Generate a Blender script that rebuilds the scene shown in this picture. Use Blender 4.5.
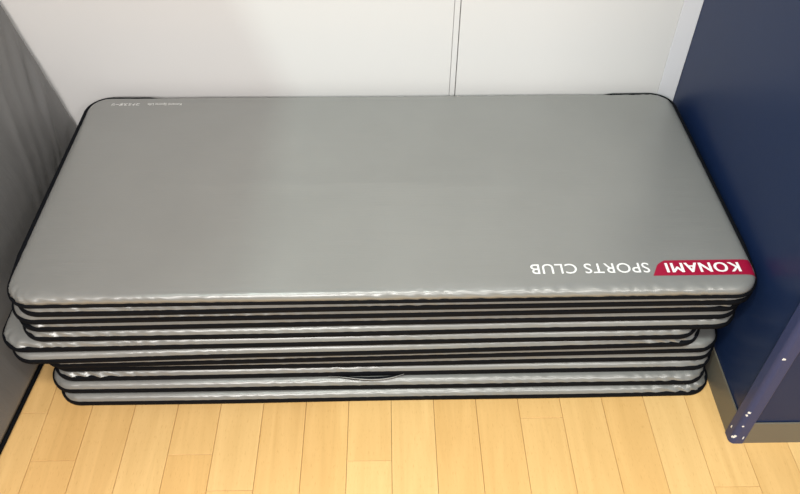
import bpy, math, random
import numpy as np
from mathutils import Matrix, Vector

# ------------------------------------------------------------------ clear
for o in list(bpy.data.objects):
    bpy.data.objects.remove(o, do_unlink=True)
scene = bpy.context.scene
COL = scene.collection
random.seed(4)

# ------------------------------------------------------------------ camera
CAM = Vector((0.00855, -1.73110, 1.52530))
F_PX = 757.73
right = Vector((0.99980811, -0.01782822, 0.00811816))
up = Vector((0.00683883, 0.7059959, 0.7081829))
fwd = Vector((0.01835703, 0.70799148, -0.70598235))
cd = bpy.data.cameras.new('camera')
cd.sensor_width = 36.0
cd.lens = F_PX * 36.0 / 800.0
cam = bpy.data.objects.new('camera', cd)
cam.matrix_world = Matrix(((right.x, up.x, -fwd.x, CAM.x),
                           (right.y, up.y, -fwd.y, CAM.y),
                           (right.z, up.z, -fwd.z, CAM.z),
                           (0, 0, 0, 1)))
COL.objects.link(cam)
scene.camera = cam

# ------------------------------------------------------------------ world, lamps, exposure
world = bpy.data.worlds.new('room_light')
scene.world = world
world.use_nodes = True
bg = world.node_tree.nodes['Background']
bg.inputs['Color'].default_value = (1.0, 0.97, 0.93, 1)
bg.inputs['Strength'].default_value = 0.42


def area(name, loc, target, sx, sy, watt, col):
    d = bpy.data.lights.new(name, 'AREA')
    d.shape = 'RECTANGLE'
    d.size, d.size_y = sx, sy
    d.energy = watt
    d.color = col
    o = bpy.data.objects.new(name, d)
    o.location = loc
    o.rotation_euler = (Vector(target) - Vector(loc)).to_track_quat('-Z', 'Y').to_euler()
    COL.objects.link(o)
    return o


# ceiling luminaires behind the photographer; the one at right is added
area('ceiling_lamp', (-0.75, -4.1, 2.65), (0.1, -0.4, 0.3), 1.4, 0.4, 98, (1.0, 0.958, 0.94))
area('ceiling_lamp', (1.5, -3.7, 2.65), (0.4, -0.5, 0.3), 1.0, 0.25, 36, (1.0, 0.965, 0.94))  # second rear lamp, added to put highlights on the right mat edges
area('ceiling_lamp', (0.15, -1.85, 2.80), (0.15, -1.85, 0), 1.5, 0.4, 39, (1.0, 0.97, 0.92))
# luminaire of the bay beyond the left partition, seen over its top edge
lf = area('ceiling_lamp', (-1.60, -2.5, 4.34), (0.1, -0.3, 0.2), 0.035, 0.40, 86, (0.80, 1.0, 0.95))
lf.rotation_euler = (0.25, -0.33, 0)      # tube runs along the partition
# luminaire beyond the blue partition
area('ceiling_lamp', (1.05, -0.5, 4.05), (0.2, -0.2, 0.3), 0.15, 0.8, 14, (1.0, 0.97, 0.95))

scene.view_settings.view_transform = 'Standard'
scene.view_settings.look = 'None'
scene.view_settings.exposure = -0.20
scene.view_settings.gamma = 1.0
scene.view_settings.use_curve_mapping = False


# ------------------------------------------------------------------ helpers
def tag(o, label=None, cat=None, group=None, kind=None):
    if label: o['label'] = label
    if cat: o['category'] = cat
    if group: o['group'] = group
    if kind: o['kind'] = kind
    return o


def link(name, mesh, mat=None, parent=None, smooth=False):
    o = bpy.data.objects.new(name, mesh)
    COL.objects.link(o)
    if mat and not mesh.materials:
        mesh.materials.append(mat)
    if parent:
        o.parent = parent
    if smooth:
        mesh.polygons.foreach_set('use_smooth', [True] * len(mesh.polygons))
    return o


def mesh_from(name, verts, faces):
    m = bpy.data.meshes.new(name)
    m.from_pydata([tuple(map(float, v)) for v in verts], [], faces)
    m.update()
    return m


def box_mesh(name, x0, x1, y0, y1, z0, z1, bev=0.0):
    """box; with bev the top edges are chamfered"""
    if bev <= 0:
        v = [(x0, y0, z0), (x1, y0, z0), (x1, y1, z0), (x0, y1, z0),
             (x0, y0, z1), (x1, y0, z1), (x1, y1, z1), (x0, y1, z1)]
        f = [(3, 2, 1, 0), (4, 5, 6, 7), (0, 1, 5, 4), (1, 2, 6, 5), (2, 3, 7, 6), (3, 0, 4, 7)]
        return mesh_from(name, v, f)
    b = bev
    v = []
    for (z, i) in ((z0, 0), (z1 - b, 0), (z1, b)):
        v += [(x0 + i, y0 + i, z), (x1 - i, y0 + i, z), (x1 - i, y1 - i, z), (x0 + i, y1 - i, z)]
    f = [(3, 2, 1, 0), (8, 9, 10, 11)]
    for r in (0, 4):
        for k in range(4):
            n = (k + 1) % 4
            f.append((r + k, r + n, r + 4 + n, r + 4 + k))
    return mesh_from(name, v, f)


class NT:
    """small node-tree helper"""
    def __init__(self, name):
        self.m = bpy.data.materials.new(name)
        self.m.use_nodes = True
        self.t = self.m.node_tree
        self.p = self.t.nodes['Principled BSDF']

    def n(self, typ, **kw):
        nd = self.t.nodes.new(typ)
        for k, v in kw.items():
            if k.startswith('i_'):
                nd.inputs[k[2:].replace('_', ' ')].default_value = v
            else:
                setattr(nd, k, v)
        return nd

    def l(self, a, b):
        self.t.links.new(a, b)

    def bump(self, height, strength, dist):
        b = self.n('ShaderNodeBump')
        b.inputs['Strength'].default_value = strength
        b.inputs['Distance'].default_value = dist
        self.l(height, b.inputs['Height'])
        self.l(b.outputs[0], self.p.inputs['Normal'])
        return b


def simple(name, col, rough, metal=0.0, spec=0.5, noise=None):
    t = NT(name)
    t.p.inputs['Base Color'].default_value = (*col, 1)
    t.p.inputs['Roughness'].default_value = rough
    t.p.inputs['Metallic'].default_value = metal
    t.p.inputs['Specular IOR Level'].default_value = spec
    if noise:
        sc, st, di = noise
        tc = t.n('ShaderNodeTexCoord')
        nz = t.n('ShaderNodeTexNoise', i_Scale=sc, i_Detail=3.0)
        t.l(tc.outputs['Object'], nz.inputs['Vector'])
        t.bump(nz.outputs['Fac'], st, di)
    return t.m


# ------------------------------------------------------------------ materials
def make_vinyl(name, col, rough=0.42, metal=0.35):
    t = NT(name)
    tc = t.n('ShaderNodeTexCoord')
    big = t.n('ShaderNodeTexNoise', i_Scale=3.0, i_Detail=3.0, i_Roughness=0.6)
    t.l(tc.outputs['Object'], big.inputs['Vector'])
    cr = t.n('ShaderNodeValToRGB')
    cr.color_ramp.elements[0].position = 0.3
    cr.color_ramp.elements[1].position = 0.7
    cr.color_ramp.elements[0].color = (col[0] * 0.95, col[1] * 0.95, col[2] * 0.95, 1)
    cr.color_ramp.elements[1].color = (col[0] * 1.04, col[1] * 1.04, col[2] * 1.04, 1)
    t.l(big.outputs['Fac'], cr.inputs['Fac'])
    t.l(cr.outputs['Color'], t.p.inputs['Base Color'])
    t.p.inputs['Metallic'].default_value = metal
    rr = t.n('ShaderNodeMapRange')
    rr.inputs['To Min'].default_value = rough - 0.04
    rr.inputs['To Max'].default_value = rough + 0.05
    t.l(big.outputs['Fac'], rr.inputs['Value'])
    t.l(rr.outputs['Result'], t.p.inputs['Roughness'])
    # fine leather-like grain and faint stretch creases
    mp = t.n('ShaderNodeMapping')
    mp.inputs['Scale'].default_value = (1.2, 9.0, 2.0)
    t.l(tc.outputs['Object'], mp.inputs['Vector'])
    cre = t.n('ShaderNodeTexNoise', i_Scale=4.0, i_Detail=4.0, i_Roughness=0.55)
    t.l(mp.outputs[0], cre.inputs['Vector'])
    fine = t.n('ShaderNodeTexNoise', i_Scale=420.0, i_Detail=1.0)
    t.l(tc.outputs['Object'], fine.inputs['Vector'])
    ad = t.n('ShaderNodeMath', operation='MULTIPLY_ADD')
    ad.inputs[1].default_value = 0.06
    t.l(fine.outputs['Fac'], ad.inputs[0])
    t.l(cre.outputs['Fac'], ad.inputs[2])
    t.bump(ad.outputs[0], 0.35, 0.004)
    return t.m


M_VINYL = make_vinyl('silver_vinyl', (0.268, 0.270, 0.258), 0.31, 0.26)
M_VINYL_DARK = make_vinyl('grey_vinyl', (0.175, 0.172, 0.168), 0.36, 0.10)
M_BIND = simple('black_binding', (0.0040, 0.0048, 0.0070), 0.75, 0, 0.10, (300, 0.3, 0.001))
M_BASE = simple('black_underside', (0.012, 0.012, 0.013), 0.8, 0, 0.2)
M_RED = simple('red_print', (0.33, 0.003, 0.034), 0.40)
M_WHITE_INK = simple('white_print', (0.86, 0.86, 0.84), 0.45)
M_WALL = simple('white_laminate', (0.73, 0.72, 0.705), 0.45, 0, 0.4, (60, 0.05, 0.001))
M_STRIP = simple('white_trim', (0.75, 0.75, 0.775), 0.40, 0, 0.4)
M_GAP = simple('dark_joint_gap', (0.06, 0.055, 0.05), 0.9)  # dark backing colour that shows in the panel joints
M_SKIRT = simple('olive_grey_vinyl_skirting', (0.135, 0.125, 0.100), 0.42, 0, 0.45)
M_GUARD = simple('navy_corner_guard', (0.034, 0.047, 0.13), 0.40, 0, 0.3)
M_CHIP = simple('chipped_white_primer', (0.80, 0.80, 0.78), 0.6)
M_SUB = simple('dark_subfloor', (0.20, 0.11, 0.05), 0.9)


def make_navy():
    t = NT('navy_painted_panel')
    tc = t.n('ShaderNodeTexCoord')
    nz = t.n('ShaderNodeTexNoise', i_Scale=2.5, i_Detail=4.0)
    t.l(tc.outputs['Object'], nz.inputs['Vector'])
    cr = t.n('ShaderNodeValToRGB')
    cr.color_ramp.elements[0].color = (0.008, 0.020, 0.068, 1)
    cr.color_ramp.elements[1].color = (0.011, 0.025, 0.080, 1)
    t.l(nz.outputs['Fac'], cr.inputs['Fac'])
    t.l(cr.outputs['Color'], t.p.inputs['Base Color'])
    t.p.inputs['Roughness'].default_value = 0.34
    t.p.inputs['Specular IOR Level'].default_value = 0.20
    f = t.n('ShaderNodeTexNoise', i_Scale=90.0, i_Detail=2.0)
    t.l(tc.outputs['Object'], f.inputs['Vector'])
    t.bump(f.outputs['Fac'], 0.06, 0.001)
    return t.m


M_NAVY = make_navy()


def make_wood():
    t = NT('beech_floor')
    tc = t.n('ShaderNodeTexCoord')
    oi = t.n('ShaderNodeObjectInfo')
    # shift grain per plank
    mul = t.n('ShaderNodeMath', operation='MULTIPLY')
    mul.inputs[1].default_value = 37.0
    t.l(oi.outputs['Random'], mul.inputs[0])
    cmb = t.n('ShaderNodeCombineXYZ')
    t.l(mul.outputs[0], cmb.inputs['X'])
    t.l(mul.outputs[0], cmb.inputs['Y'])
    add = t.n('ShaderNodeVectorMath', operation='ADD')
    t.l(tc.outputs['Object'], add.inputs[0])
    t.l(cmb.outputs[0], add.inputs[1])
    mp = t.n('ShaderNodeMapping')
    mp.inputs['Scale'].default_value = (22.0, 1.6, 1.0)
    t.l(add.outputs[0], mp.inputs['Vector'])
    g = t.n('ShaderNodeTexNoise', i_Scale=1.0, i_Detail=5.0, i_Roughness=0.6, i_Distortion=1.2)
    t.l(mp.outputs[0], g.inputs['Vector'])
    # plank tone
    tone = t.n('ShaderNodeValToRGB')
    e = tone.color_ramp.elements
    e[0].position, e[1].position = 0.0, 1.0
    e[0].color = (0.82, 0.505, 0.190, 1)
    e[1].color = (0.87, 0.580, 0.245, 1)
    mid = tone.color_ramp.elements.new(0.5)
    mid.color = (0.845, 0.54, 0.215, 1)
    t.l(oi.outputs['Random'], tone.inputs['Fac'])
    gr = t.n('ShaderNodeValToRGB')
    gr.color_ramp.elements[0].position = 0.32
    gr.color_ramp.elements[1].position = 0.72
    gr.color_ramp.elements[0].color = (0.91, 0.88, 0.83, 1)
    gr.color_ramp.elements[1].color = (1.05, 1.06, 1.08, 1)
    t.l(g.outputs['Fac'], gr.inputs['Fac'])
    mx = t.n('ShaderNodeMix', data_type='RGBA', blend_type='MULTIPLY')
    mx.inputs[0].default_value = 1.0
    t.l(tone.outputs['Color'], mx.inputs[6])
    t.l(gr.outputs['Color'], mx.inputs[7])
    # beech flecks
    mp2 = t.n('ShaderNodeMapping')
    mp2.inputs['Scale'].default_value = (420.0, 70.0, 1.0)
    t.l(add.outputs[0], mp2.inputs['Vector'])
    fl = t.n('ShaderNodeTexNoise', i_Scale=1.0, i_Detail=1.0)
    t.l(mp2.outputs[0], fl.inputs['Vector'])
    fr = t.n('ShaderNodeValToRGB')
    fr.color_ramp.elements[0].position = 0.62
    fr.color_ramp.elements[1].position = 0.75
    fr.color_ramp.elements[0].color = (1, 1, 1, 1)
    fr.color_ramp.elements[1].color = (0.90, 0.85, 0.78, 1)
    t.l(fl.outputs['Fac'], fr.inputs['Fac'])
    mx2 = t.n('ShaderNodeMix', data_type='RGBA', blend_type='MULTIPLY')
    mx2.inputs[0].default_value = 1.0
    t.l(mx.outputs[2], mx2.inputs[6])
    t.l(fr.outputs['Color'], mx2.inputs[7])
    t.l(mx2.outputs[2], t.p.inputs['Base Color'])
    t.p.inputs['Roughness'].default_value = 0.40
    t.p.inputs['Specular IOR Level'].default_value = 0.45
    t.bump(g.outputs['Fac'], 0.05, 0.001)
    return t.m


M_WOOD = make_wood()

# ------------------------------------------------------------------ floor
WALL_Y = 0.022
floor = link('floor', box_mesh('floor', -2.08, 2.32, -3.0, 0.06, -0.04, -0.008), M_SUB)
tag(floor, 'light beech strip flooring in front of the mat stack', 'floor', kind='structure')
PW, PL = 0.10, 0.90
SEAM0 = -0.6819
plank_mesh = box_mesh('plank', 0.0004, PW - 0.0004, 0.0004, PL - 0.0004, -0.008, 0.0, 0.0005)
short_cache = {}
joints = {-1: -0.864, 2: -0.853, 3: -0.940, 6: -0.873, 10: -0.768, -2: -0.740, 14: -0.946}
Y0, Y1 = -3.0, 0.05
for k in range(-14, 30):
    j = joints.get(k, random.uniform(-1.50, -1.06))
    while j > Y0:
        j -= PL
    y = j
    while y < Y1 - 0.02:
        a, b = max(y, Y0), min(y + PL, Y1)
        if b - a > 0.02:
            if b - a > PL - 1e-4:
                me = plank_mesh
            else:
                key = round(b - a, 3)
                if key not in short_cache:
                    short_cache[key] = box_mesh('plank', 0.0004, PW - 0.0004, 0.0004, key - 0.0004, -0.008, 0.0, 0.0005)
                me = short_cache[key]
            p = link('plank', me, M_WOOD, floor)
            p.location = (SEAM0 + k * PW, a, 0)
        y += PL

# ------------------------------------------------------------------ back wall of laminate panels
wall = link('wall_back', box_mesh('wall_back', -2.0, 2.3, WALL_Y + 0.012, WALL_Y + 0.10, 0, 3.0), M_GAP)
tag(wall, 'white panelled wall behind the stacked mats', 'wall', kind='structure')


def panel(name, x0, x1, proud=0.0, mat=M_WALL, b=0.0008):
    # front face towards -y with small chamfer
    z0, z1 = 0.0, 3.0
    yb, yf = WALL_Y + 0.012, WALL_Y - proud
    v = [(x0, yb, z0), (x1, yb, z0), (x1, yb, z1), (x0, yb, z1),
         (x0, yf + b, z0), (x1, yf + b, z0), (x1, yf + b, z1), (x0, yf + b, z1),
         (x0 + b, yf, z0), (x1 - b, yf, z0), (x1 - b, yf, z1), (x0 + b, yf, z1)]
    f = [(0, 1, 2, 3), (8, 11, 10, 9)]
    for r in (0, 4):
        for k in range(4):
            n = (k + 1) % 4
            f.append((r + k, r + 4 + k, r + 4 + n, r + n))
    return link(name, mesh_from(name, v, f), mat, wall)


panel('wall_panel', -2.0, -1.1)
panel('wall_panel', -1.0985, 0.1825)
panel('joint_strip', 0.1835, 0.1975)
panel('wall_panel', 0.1995, 0.7535)
panel('edge_trim', 0.7538, 0.8025, 0.0015, M_STRIP)
panel('wall_panel', 0.803, 2.3)

# ------------------------------------------------------------------ blue partition on the right
XR, YC, ZR = 0.7899, -0.836, 2.48
XB = 0.803           # the partition side runs very slightly out of square to the wall
def skew(me, y0=YC, y1=WALL_Y):
    for v_ in me.vertices:
        if v_.co.x < 0.8:
            v_.co.x += (XB - XR) * (v_.co.y - y0) / (y1 - y0)
    return me


wr = link('wall_right', skew(box_mesh('wall_right', XR, 1.95, YC, WALL_Y - 0.0005, 0, ZR)), M_NAVY)
tag(wr, 'dark navy painted partition with an outside corner', 'wall', kind='structure')

bb = link('baseboard_right', skew(box_mesh('baseboard_right', XR - 0.004, XR - 0.0002, YC + 0.022, WALL_Y - 0.002, 0, 0.081, 0.0012)), M_SKIRT)
tag(bb, 'olive grey skirting strip on the partition side beside the mats', 'baseboard', kind='structure')
bf = link('baseboard_front', box_mesh('baseboard_front', XR + 0.022, 1.95, YC - 0.004, YC - 0.0002, 0, 0.081, 0.0012), M_SKIRT)
tag(bf, 'olive grey skirting strip on the partition face turned to the camera', 'baseboard', kind='structure')

# rounded corner guard: cross-section in xy swept up
sec_o, sec_i = [], []
LEG, R, TH = 0.026, 0.012, 0.0055
cx, cy = XR - TH + R, YC - TH + R
sec_o.append((XR - 0.0002, YC + LEG))
sec_o.append((XR - TH + 0.001, YC + LEG))
sec_o.append((XR - TH, YC + LEG - 0.002))
for i in range(9):
    a = math.pi + i * (math.pi / 2) / 8
    sec_o.append((cx + R * math.cos(a), cy + R * math.sin(a)))
sec_o.append((XR + LEG - 0.002, YC - TH))
sec_o.append((XR + LEG, YC - TH + 0.001))
sec_o.append((XR + LEG, YC - 0.0002))
sec = sec_o + [(XR - 0.0002, YC - 0.0002)]
n = len(sec)
v = [(x, y, 0.0) for x, y in sec] + [(x, y, ZR) for x, y in sec]
f = [(i, (i + 1) % n, n + (i + 1) % n, n + i) for i in range(n)]
f += [tuple(range(n))[::-1], tuple(range(n, 2 * n))]
guard = link('corner_guard', mesh_from('corner_guard', v, f), M_GUARD, wr)
guard['label'] = 'lighter blue corner guard with chipped paint near the floor'


def chip(z, ang, wdt, hgt, seed):
    """irregular flake of bared primer lying on the rounded guard (ang 0 = left face, 1 = front face)"""
    rnd = random.Random(seed)
    a0 = math.pi + ang * math.pi / 2
    pts = []
    for i in range(9):
        t_ = 2 * math.pi * i / 9
        r_ = rnd.uniform(0.5, 1.0)
        s_, zz = wdt * r_ * math.cos(t_), hgt * r_ * math.sin(t_)
        if 0 <= ang <= 1:
            aa = a0 + s_ / R
            pts.append((cx + (R + 0.0006) * math.cos(aa), cy + (R + 0.0006) * math.sin(aa), z + zz))
        elif ang > 1:
            pts.append((cx + (ang - 1) + s_, YC - TH - 0.0006, z + zz))
        else:
            pts.append((XR - TH - 0.0006, cy - ang + s_, z + zz))
    c = tuple(sum(p[i] for p in pts) / 9 for i in range(3))
    o = link('paint_chip', mesh_from('paint_chip', pts + [c], [(i, (i + 1) % 9, 9) for i in range(9)]), M_CHIP, guard)
    sol = o.modifiers.new('thickness', 'SOLIDIFY')
    sol.thickness = 0.0005


chip(0.024, 0.50, 0.0055, 0.0045, 1)
chip(0.030, 0.62, 0.0030, 0.0050, 2)
chip(0.020, 0.35, 0.0030, 0.0030, 3)
chip(0.026, 1.012, 0.0025, 0.0070, 4)
chip(0.040, -0.008, 0.0022, 0.0060, 5)
chip(0.072, 0.80, 0.0030, 0.0035, 6)
chip(0.112, 0.55, 0.0040, 0.0050, 7)
chip(0.124, 0.62, 0.0045, 0.0050, 8)
chip(0.317, 0.85, 0.0050, 0.0045, 9)

# ------------------------------------------------------------------ unseen left partition behind the leaning mat, sized to cast the shadow edge
BASE0 = Vector((-0.7865, WALL_Y - 0.004, 0))     # foot of the leaning mat at the wall
EDIR = Vector((-0.074, -0.997, 0)).normalized()
LEANX = -0.217

wl_x = -1.245
wl = link('shade_wall_left', box_mesh('shade_wall_left', wl_x - 0.06, wl_x, -2.06, WALL_Y - 0.0005, 0, 3.29), M_WALL)
tag(wl, 'unseen white partition behind the leaning grey mat, sized to shade the left side', 'wall', kind='structure')

# ------------------------------------------------------------------ mats
T = 0.0321           # thickness of one mat
ML, MD, MR = 1.556, 0.700, 0.062

NL, NS, NC = 300, 110, 20


def ring(a, b, r):
    """rounded rectangle, counter-clockwise, fixed number of points"""
    r = max(r, 0.0012)
    pts = []
    def line(p, q, n):
        for i in range(n):
            s = i / n
            pts.append((p[0] + (q[0] - p[0]) * s, p[1] + (q[1] - p[1]) * s))
    def arc(c, a0, n):
        for i in range(n):
            t_ = a0 + (math.pi / 2) * i / n
            pts.append((c[0] + r * math.cos(t_), c[1] + r * math.sin(t_)))
    line((-a + r, -b), (a - r, -b), NL); arc((a - r, -b + r), -math.pi / 2, NC)
    line((a, -b + r), (a, b - r), NS); arc((a - r, b - r), 0, NC)
    line((a - r, b), (-a + r, b), NL); arc((-a + r, b - r), math.pi / 2, NC)
    line((-a, b - r), (-a, -b + r), NS); arc((-a + r, -b + r), math.pi, NC)
    return np.array(pts)


def arclen(p):
    d = np.linalg.norm(np.roll(p, -1, 0) - p, axis=1)
    return np.concatenate([[0], np.cumsum(d)[:-1]])


def noise1(s, seed, freq, total):
    """smooth periodic pseudo-noise on the perimeter"""
    rnd = np.random.RandomState(seed)
    out = np.zeros_like(s)
    k0 = max(1, int(freq * total))
    for i in range(9):
        k = max(1, int(k0 * rnd.uniform(0.45, 1.6)))
        out += rnd.uniform(0.4, 1) * np.sin(2 * math.pi * k * s / total + rnd.uniform(0, 6.28))
    return out / 3.2


PROF_D = np.array([0.0018, 0.0032, 0.0054, 0.0086, 0.0130, 0.0190, 0.0270, 0.0400, 10.0])
PROF_Z = np.array([0.0190, 0.0225, 0.0258, 0.0284, 0.0303, 0.0315, 0.0320, 0.0321, 0.0321])


def undul(x, y, amp, seed=0):
    rnd = np.random.RandomState(100 + seed)
    o = np.zeros_like(x)
    for i in range(10):
        kx, ky = rnd.uniform(-5, 5), rnd.uniform(-26, 26)
        o += np.sin(kx * x + ky * y + rnd.uniform(0, 6.28)) * rnd.uniform(0.3, 1)
    # ridge left where the mat was once folded
    ridge = np.exp(-((y + 0.018 + 0.010 * np.sin(4 * x)) / 0.024) ** 2) * np.exp(-((np.abs(x + 0.05) - 0.12) / 0.34) ** 2)
    return amp * (o / 3.0 + 4.0 * ridge)


def sdf(x, y):
    qx, qy = np.abs(x) - (ML / 2 - MR), np.abs(y) - (MD / 2 - MR)
    out = np.hypot(np.maximum(qx, 0), np.maximum(qy, 0)) + np.minimum(np.maximum(qx, qy), 0)
    return MR - out          # distance inside the outline


def top_z(x, y, amp, seed):
    d = sdf(x, y)
    w = np.clip((d - 0.008) / 0.06, 0, 1)
    return np.interp(d, PROF_D, PROF_Z) + undul(x, y, amp, seed) * w


def loft(rings, close_first=False, close_last=False, closed_loop=False):
    N = len(rings[0])
    V = np.concatenate(rings)
    F = []
    m = len(rings)
    idx = np.arange(N)
    nx = (idx + 1) % N
    for r in range(m if closed_loop else m - 1):
        a, b = r * N, ((r + 1) % m) * N
        F += np.stack([a + idx, a + nx, b + nx, b + idx], 1).tolist()
    if close_first: F.append(list(range(N))[::-1])
    if close_last: F.append(list(range((m - 1) * N, m * N)))
    return V, F


def bow_y(x, y, bow):
    w = np.clip((y + MD / 2) / MD, 0, 1) ** 2
    return y - bow * w * np.clip(1 - (x / (ML / 2)) ** 2, 0, 1)


def pull_in(x, y, flare):
    """cover drawn in from the binding at the short ends (and at the back of the top mat)"""
    e = np.clip((np.abs(x) - ML / 2 + 0.10) / 0.10, 0, 1) ** 2
    x = x - np.sign(x) * 0.0055 * e
    if flare:
        y = y - 0.005 * np.clip((y - MD / 2 + 0.10) / 0.10, 0, 1) ** 2 * np.clip((np.abs(x) - ML / 2 + 0.30) / 0.15, 0, 1)
    return x, y


def build_mat(root, seed, amp_top=0.0, bow=0.0, low=0.0135, flare=False, pucker=0.0022, zwob=0.0005, vinyl=None):
    rnd = np.random.RandomState(seed)
    base = ring(ML / 2, MD / 2, MR)
    s = arclen(base)
    total = s[-1] + 0.005
    nrm = np.roll(base, -1, 0) - np.roll(base, 1, 0)
    nrm = np.stack([nrm[:, 1], -nrm[:, 0]], 1)
    nrm /= np.linalg.norm(nrm, axis=1)[:, None]
    # corner emphasis for puckers
    cdist = np.minimum(np.abs(np.abs(base[:, 0]) - ML / 2) + np.abs(np.abs(base[:, 1]) - MD / 2), 0.4)
    env = 0.22 + 0.78 * np.exp(-(cdist / 0.13) ** 2)
    env *= np.clip(0.55 + 0.8 * noise1(s, seed + 1, 1.5, total), 0.1, 1.4)
    env *= np.where(nrm[:, 1] < -0.3, 1.0, 0.30)      # ends and back are pulled tighter than the front
    wob = noise1(s, seed + 2, 1.1, total) * 0.0010

    def bend(P):
        if bow:
            P[:, 1] = bow_y(P[:, 0], P[:, 1], bow)
        return P

    # silver cover
    rings = []
    edge = [(0.0060, low - 0.0015), (0.0012, low + 0.0010)] + list(zip(PROF_D[:-1], PROF_Z[:-1])) + [
        (d, 0.0321) for d in (0.07, 0.10, 0.14, 0.18, 0.22, 0.25, 0.27, 0.285, 0.30, 0.315, 0.328, 0.339)]
    for i, (d, z) in enumerate(edge):
        p = ring(ML / 2 - d, MD / 2 - d, MR - d)
        x, y = p[:, 0].copy(), p[:, 1].copy()
        zz = np.full(len(p), z)
        if z > 0.0188:
            zz = top_z(x, y, amp_top, seed)
        if z < 0.0319:
            ph = z * 420.0
            k = int(total / 0.034)
            fold = 1 - 2 * np.abs(np.sin(math.pi * k * s / total + 0.5 * ph + 2.2 * noise1(s, seed + 5, 5, total)))
            fold2 = noise1(s, seed + 7, 22, total)
            amt = pucker * env * (0.5 * fold + 0.5 * fold2 - 0.25) * (1.0 if z > 0.013 else 0.3)
            if z > 0.0310:
                amt *= 0.4
            x += nrm[:, 0] * amt; y += nrm[:, 1] * amt
            zz = zz + np.minimum(0, 0.5 * amt)
            x += nrm[:, 0] * wob; y += nrm[:, 1] * wob
        x, y = pull_in(x, y, flare)
        rings.append(bend(np.stack([x, y, zz], 1)))
    V, F = loft(rings)
    # bridge the innermost ring front to back, then close its two short ends
    o_ = (len(rings) - 1) * len(base)
    B = NL + 2 * NC + NS
    for i in range(NL):
        F.append([o_ + i, o_ + i + 1, o_ + B + NL - i - 1, o_ + B + NL - i])
    F.append([o_ + i for i in range(NL, B + 1)])
    F.append([o_ + i for i in range(B + NL, len(base))] + [o_])
    cover = link('cover', mesh_from('cover', V, F), vinyl or M_VINYL, root, smooth=True)

    # black binding tape round the lower edge
    rings = []
    fl = np.zeros(len(s))
    if flare:      # the tape curls outwards along the ends and at the back corners
        fl = np.clip((base[:, 1] + MD / 2 - 0.03) / 0.10, 0, 1)
        fl = fl * np.clip((np.abs(base[:, 0]) - ML / 2 + 0.26) / 0.10, 0, 1)
    for d, z in ((0.0135, 0.0012), (0.0035, 0.0006), (0.0006, 0.0030), (0.0, low * 0.55),
                 (0.0008, low - 0.0025), (0.0030, low), (0.0070, low + 0.0008), (0.0120, low - 0.002)):
        p = ring(ML / 2 - d, MD / 2 - d, MR - d)
        zz = np.full(len(p), z)
        if z > 0.005:
            zz = zz + noise1(s, seed + 3, 2.2, total) * zwob
        if z > 0.002:
            zz = zz + fl * 0.012
        off = wob * 1.2 + fl * (0.002 if d < 0.004 else 0.0)
        x = p[:, 0] + nrm[:, 0] * off
        y = p[:, 1] + nrm[:, 1] * off
        rings.append(bend(np.stack([x, y, zz], 1)))
    V, F = loft(rings, closed_loop=True)
    link('binding', mesh_from('binding', V, F), M_BIND, root, smooth=True)

    # black underside
    p0 = ring(ML / 2 - 0.012, MD / 2 - 0.012, MR - 0.012)
    lo = bend(np.column_stack([p0, np.full(len(p0), 0.0008)]))
    hi = bend(np.column_stack([p0, np.full(len(p0), 0.0030)]))
    V, F = loft([lo, hi], close_first=True, close_last=True)
    link('bottom_sheet', mesh_from('bottom_sheet', V, F), M_BASE, root)
    return cover


def empty(name, loc, rz=0.0):
    o = bpy.data.objects.new(name, None)
    COL.objects.link(o)
    o.location = loc
    o.rotation_euler = (0, 0, rz)
    o.empty_display_size = 0.1
    return o


GROUP = 'silver exercise mats in the stack'
# centre x, front y, turn ; from the top mat down to the floor
STACK = [
    (0.0060, -0.7215, 0.009, 'top mat of the stack, silver with red and white printed lettering'),
    (0.0110, -0.7140, 0.012, 'silver mat second from the top, directly under the lettered mat'),
    (-0.0030, -0.7060, 0.013, 'silver mat third from the top of the stack'),
    (-0.0030, -0.7000, 0.013, 'silver mat fourth from the top of the stack'),
    (-0.0030, -0.7020, 0.014, 'silver mat fifth from the top, resting on the mat that juts left'),
    (-0.0660, -0.7040, 0.014, 'silver mat sixth from the top, jutting out furthest to the left'),
    (-0.0550, -0.7060, 0.021, 'silver mat seventh from the top, under the one jutting furthest left'),
    (-0.0030, -0.6970, 0.020, 'silver mat eighth from the top, front edge hidden on the left half'),
    (0.0030, -0.6900, 0.011, 'silver mat ninth from the top, fourth from the floor'),
    (0.0040, -0.6930, 0.010, 'silver mat third from the floor, with a loose fold of black binding'),
    (-0.0050, -0.7080, 0.005, 'silver mat second from the floor, just above the lowest mat'),
    (0.0070, -0.7190, 0.008, 'lowest silver mat of the stack, lying on the wooden floor'),
]
SY = 1.03
mats = []
for i, (mx_, fy, th, lab) in enumerate(STACK):
    z = (len(STACK) - 1 - i) * T
    r = empty('exercise_mat', (mx_, fy + MD / 2 * (SY if i == 0 else 1), z), th)
    tag(r, lab, 'mat', GROUP)
    c = build_mat(r, 20 + i * 13, amp_top=0.0007 if i == 0 else 0.0, bow=0.006 if i == 0 else 0.0,
                  low=0.0125 if i == 0 else 0.0172, flare=(i == 0),
                  pucker=0.0060 if i in (0, 4, 11) else 0.0045)
    if i == 0:
        r.scale = (1, SY, 1)
    elif i in (2, 3, 4):      # covers of these three are a little longer
        r.scale = (1.009 + 0.002 * (i - 2), 1, 1)
    mats.append((r, c, 20 + i * 13))

# ------------------------------------------------------------------ print on the top mat
top_root, top_cover, top_seed = mats[0]
ct, st = math.cos(STACK[0][2]), math.sin(STACK[0][2])
OX, OY = STACK[0][0], STACK[0][1] + MD / 2 * SY


def to_local(x, y):
    dx, dy = x - OX, y - OY
    return ct * dx + st * dy, (-st * dx + ct * dy) / SY


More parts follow.
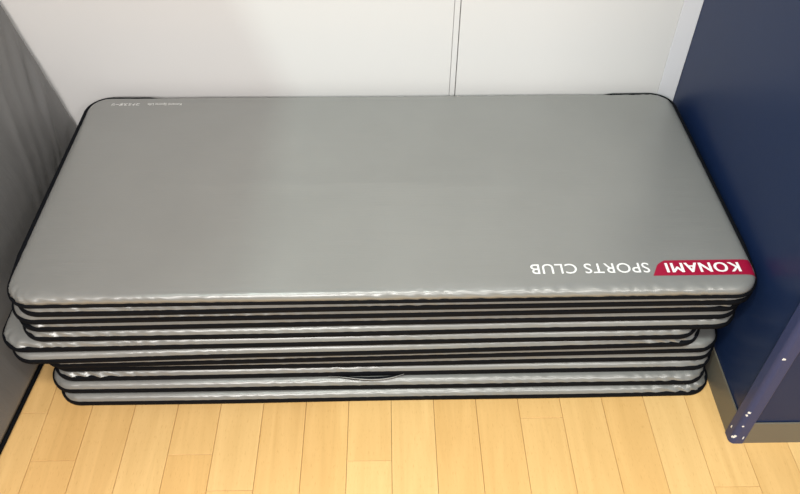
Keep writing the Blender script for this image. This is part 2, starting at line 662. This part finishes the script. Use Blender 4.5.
def drape(vx, vy, lift):
    return top_z(np.asarray(vx, float), np.asarray(vy, float), 0.0007, top_seed) + lift


# red band (slanted and rounded at its left end, running over the right edge)
xa, ya = to_local(0.5590, -0.6770)      # near left corner
xb, yb_ = to_local(0.7680, -0.6760)
y_near, y_far = ya, to_local(0.66, -0.6330)[1]
x_right = ML / 2 - 0.0040
NU, NV = 60, 14
V, F = [], []
for j in range(NV + 1):
    t_ = j / NV
    y = y_near + (y_far - y_near) * t_
    # slanted start with a rounded far corner
    xl = xa + 0.022 * t_ + 0.012 * max(0.0, (t_ - 0.62) / 0.38) ** 2
    for i in range(NU + 1):
        V.append((xl + (x_right - xl) * i / NU, y, 0))
V = np.array(V)
V[:, 2] = drape(V[:, 0], V[:, 1], 0.0005)
V[:, 0] = pull_in(V[:, 0], V[:, 1], False)[0]
V[:, 1] = bow_y(V[:, 0], V[:, 1], 0.006)
for j in range(NV):
    for i in range(NU):
        a = j * (NU + 1) + i
        F.append((a, a + 1, a + NU + 2, a + NU + 1))
band = link('logo_band', mesh_from('logo_band', V, F), M_RED, top_cover, smooth=True)
band['label'] = 'crimson printed band carrying white capitals'


def word(name, text, x0, x1, y0, y1, lift, fat=0.0, parent=None, spacing=1.0, bold=0.0):
    """flat lettering turned by 180 degrees, filling the box (mat-local metres)"""
    c = bpy.data.curves.new(name, 'FONT')
    c.body = text
    c.size = 1.0
    c.offset = fat
    c.space_character = spacing
    c.resolution_u = 4
    tmp = bpy.data.objects.new(name, c)
    COL.objects.link(tmp)
    dg = bpy.context.evaluated_depsgraph_get()
    dg.update()
    me = bpy.data.meshes.new_from_object(tmp.evaluated_get(dg))
    bpy.data.objects.remove(tmp, do_unlink=True)
    n_ = len(me.vertices)
    co = np.zeros(n_ * 3)
    me.vertices.foreach_get('co', co)
    co = co.reshape(-1, 3)
    lo, hi = co.min(0), co.max(0)
    u = (co[:, 0] - lo[0]) / (hi[0] - lo[0])
    w = (co[:, 1] - lo[1]) / (hi[1] - lo[1])
    co[:, 0] = x1 - u * (x1 - x0)
    co[:, 1] = y1 - w * (y1 - y0)
    co[:, 2] = drape(co[:, 0], co[:, 1], lift)
    co[:, 1] = bow_y(co[:, 0], co[:, 1], 0.006)
    me.vertices.foreach_set('co', co.ravel())
    if bold:          # second strike a hair to the side thickens the strokes
        fc = [tuple(p.vertices) for p in me.polygons]
        c2 = co + np.array([bold, 0, 0.00015])
        me = mesh_from(name, np.concatenate([co, c2]), fc + [tuple(i_ + n_ for i_ in q_) for q_ in fc])
    me.materials.clear()
    me.update()
    return link(name, me, M_WHITE_INK, parent)


def wbox(xw0, xw1, yw0, yw1):
    a = to_local(xw0, (yw0 + yw1) / 2)
    b = to_local(xw1, (yw0 + yw1) / 2)
    m_ = (a[1] + b[1]) / 2
    h_ = (yw1 - yw0) / 2 / SY
    return a[0], b[0], m_ - h_, m_ + h_


word('band_lettering', 'KONAMI', *wbox(0.590, 0.744, -0.668, -0.641), 0.0010, 0.0, band, 1.12, 0.0020)
word('club_lettering', 'SPORTS CLUB', *wbox(0.308, 0.556, -0.669, -0.641), 0.0007, 0.004, top_cover, 1.05)
word('small_lettering', 'Konami Sports Life', *wbox(-0.612, -0.524, -0.056, -0.044), 0.0007, 0.0, top_cover)
word('small_lettering', 'コナミスポーツ', *wbox(-0.706, -0.633, -0.059, -0.047), 0.0007, 0.02, top_cover)

# ------------------------------------------------------------------ loose fold of binding on the third mat from the floor
r10, c10, _ = mats[9]
NX, NA = 70, 8
fx0, fx1 = -0.155, 0.045


def fold_tube(r0, r1, cy_, cz_, ry, x0, x1):
    """tapering roll; r0/r1 half heights at the tips/middle, cy_/cz_ give the centre line for sag 0..1"""
    V, F = [], []
    for i in range(NX + 1):
        u = i / NX
        sag = math.sin(math.pi * u ** 1.35) ** 1.2
        for k in range(NA):
            a = 2 * math.pi * k / NA
            V.append((x0 + (x1 - x0) * u, cy_(u, sag) + (0.0004 + ry * sag) * math.cos(a),
                      cz_(u, sag) + (r0 + r1 * sag) * math.sin(a)))
    for i in range(NX):
        for k in range(NA):
            n_ = (k + 1) % NA
            F.append((i * NA + k, i * NA + n_, (i + 1) * NA + n_, (i + 1) * NA + k))
    F += [tuple(range(NA)), tuple(range(NX * NA, NX * NA + NA))[::-1]]
    return V, F


V, F = fold_tube(0.0005, 0.0052, lambda u, g: -MD / 2 + 0.001 - 0.0095 * g, lambda u, g: 0.0060 - 0.0030 * g, 0.0040, fx0, fx1)
lb = link('loose_binding', mesh_from('loose_binding', V, F), M_BIND, r10, smooth=True)
lb['label'] = 'loose black binding sagging out of the gap'
V, F = fold_tube(0.0004, 0.0014, lambda u, g: -MD / 2 - 0.0030 - 0.0105 * g, lambda u, g: 0.0088 - 0.0014 * g + 0.004 * max(0, (u - 0.8) / 0.2) ** 2,
                 0.0016, fx0 + 0.02, fx1 - 0.004)
link('cover_fold', mesh_from('cover_fold', V, F), M_VINYL, lb, smooth=True)

# ------------------------------------------------------------------ grey mat leaning on the left partition
HT, LW, LT = 1.62, 1.0, 0.035
U = Vector((LEANX, 0, 1))
U = U.normalized()
Nn = (EDIR.cross(U)).normalized()
if Nn.x < 0: Nn = -Nn
lean = empty('leaning_mat', tuple(BASE0 + EDIR * (LW / 2)))
tag(lean, 'big wrinkled grey vinyl mat leaning against the left partition', 'mat')
ORG = BASE0 + EDIR * (LW / 2)


def lean_pt(e, h, n_):
    # e: 0 at the back wall .. LW ; h: height along the mat ; n_: out of the face
    return BASE0 + EDIR * e + U * h + Nn * n_ - ORG


rndl = np.random.RandomState(7)
creases = []
for i in range(13):
    creases.append((0.22 + 0.085 * i + rndl.uniform(-0.02, 0.02), rndl.uniform(0.10, 0.30), rndl.uniform(0.012, 0.026), rndl.uniform(0.5, 1.0), rndl.uniform(0.5, 1.2)))


def face_disp(e, h):
    z = 0.0035 * math.sin(3.1 * e + 1.2 * h + 0.4) + 0.003 * math.sin(6.0 * e - 3.3 * h)
    for h0, ln, wd, am, sl in creases:
        # crease starts at the back edge at height h0 and falls away from it
        dist = (h - (h0 - 1.6 * sl * e - 3.0 * e * e)) * 0.55
        fade = math.exp(-(e / ln) ** 2)
        z += 0.0065 * am * fade * (math.exp(-(dist / wd) ** 2) - 0.5 * math.exp(-((dist - 1.6 * wd) / wd) ** 2))
    z -= 0.024 * math.exp(-((h - 0.19) / 0.10) ** 2) * max(0.0, 1 - (e / 0.9) ** 2)   # soft cover pressed in by the stack
    return z


NE, NH = 110, 190
es = [LW * (i / NE) ** 1.35 for i in range(NE + 1)]
hs = [0.012 + (HT - 0.012) * j / NH for j in range(NH + 1)]
V, F = [], []
for j, h in enumerate(hs):
    for i, e in enumerate(es):
        ed = min(e, LW - e, HT - h, h - 0.004)
        rnd_ = -0.014 * (1 - min(1, ed / 0.016)) ** 2
        w = min(1, max(0.12, ed / 0.05))
        edge_w = 0.0020 * math.sin(55 * h + 3 * math.sin(17 * h)) * 0.0
        V.append(lean_pt(max(e, 0) + max(0, edge_w), h, rnd_ + face_disp(e, h) * w))
n0 = len(V)
for j in range(NH):
    for i in range(NE):
        a = j * (NE + 1) + i
        F.append((a, a + 1, a + NE + 2, a + NE + 1))
# rim and back
bound = [i for i in range(NE + 1)] + [(j) * (NE + 1) + NE for j in range(1, NH + 1)] + \
        [NH * (NE + 1) + i for i in range(NE - 1, -1, -1)] + [j * (NE + 1) for j in range(NH - 1, 0, -1)]
back = []
for b_ in bound:
    i, j = b_ % (NE + 1), b_ // (NE + 1)
    V.append(lean_pt(es[i], hs[j], -LT))
    back.append(len(V) - 1)
m_ = len(bound)
for k in range(m_):
    n_ = (k + 1) % m_
    F.append((bound[k], back[k], back[n_], bound[n_]))
F.append(tuple(back))
me = mesh_from('cover', V, F)
import bmesh
bm = bmesh.new(); bm.from_mesh(me); bmesh.ops.recalc_face_normals(bm, faces=bm.faces); bm.to_mesh(me); bm.free()
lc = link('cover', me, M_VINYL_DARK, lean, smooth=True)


def strip(name, path, w, t_, mat):
    """rounded cord along a list of points"""
    V, F = [], []
    K = 8
    for i, p in enumerate(path):
        a = path[max(0, i - 1)]; b = path[min(len(path) - 1, i + 1)]
        d = (b - a).normalized()
        s1 = d.cross(Nn).normalized()
        for k in range(K):
            an = 2 * math.pi * k / K
            V.append(p + s1 * (w * math.cos(an)) + Nn * (t_ * math.sin(an)))
    for i in range(len(path) - 1):
        for k in range(K):
            n_ = (k + 1) % K
            F.append((i * K + k, i * K + n_, (i + 1) * K + n_, (i + 1) * K + k))
    F += [tuple(range(K)), tuple(range((len(path) - 1) * K, len(path) * K))[::-1]]
    return link(name, mesh_from(name, V, F), mat, lean, smooth=True)


strip('bottom_binding', [lean_pt(LW * i / 40, 0.0058, -0.004) for i in range(41)], 0.0044, 0.0060, M_BIND)
strip('edge_piping', [lean_pt(0.0022, 0.01 + (HT - 0.02) * i / 120, -0.0145) for i in range(121)], 0.0022, 0.003, M_BIND)
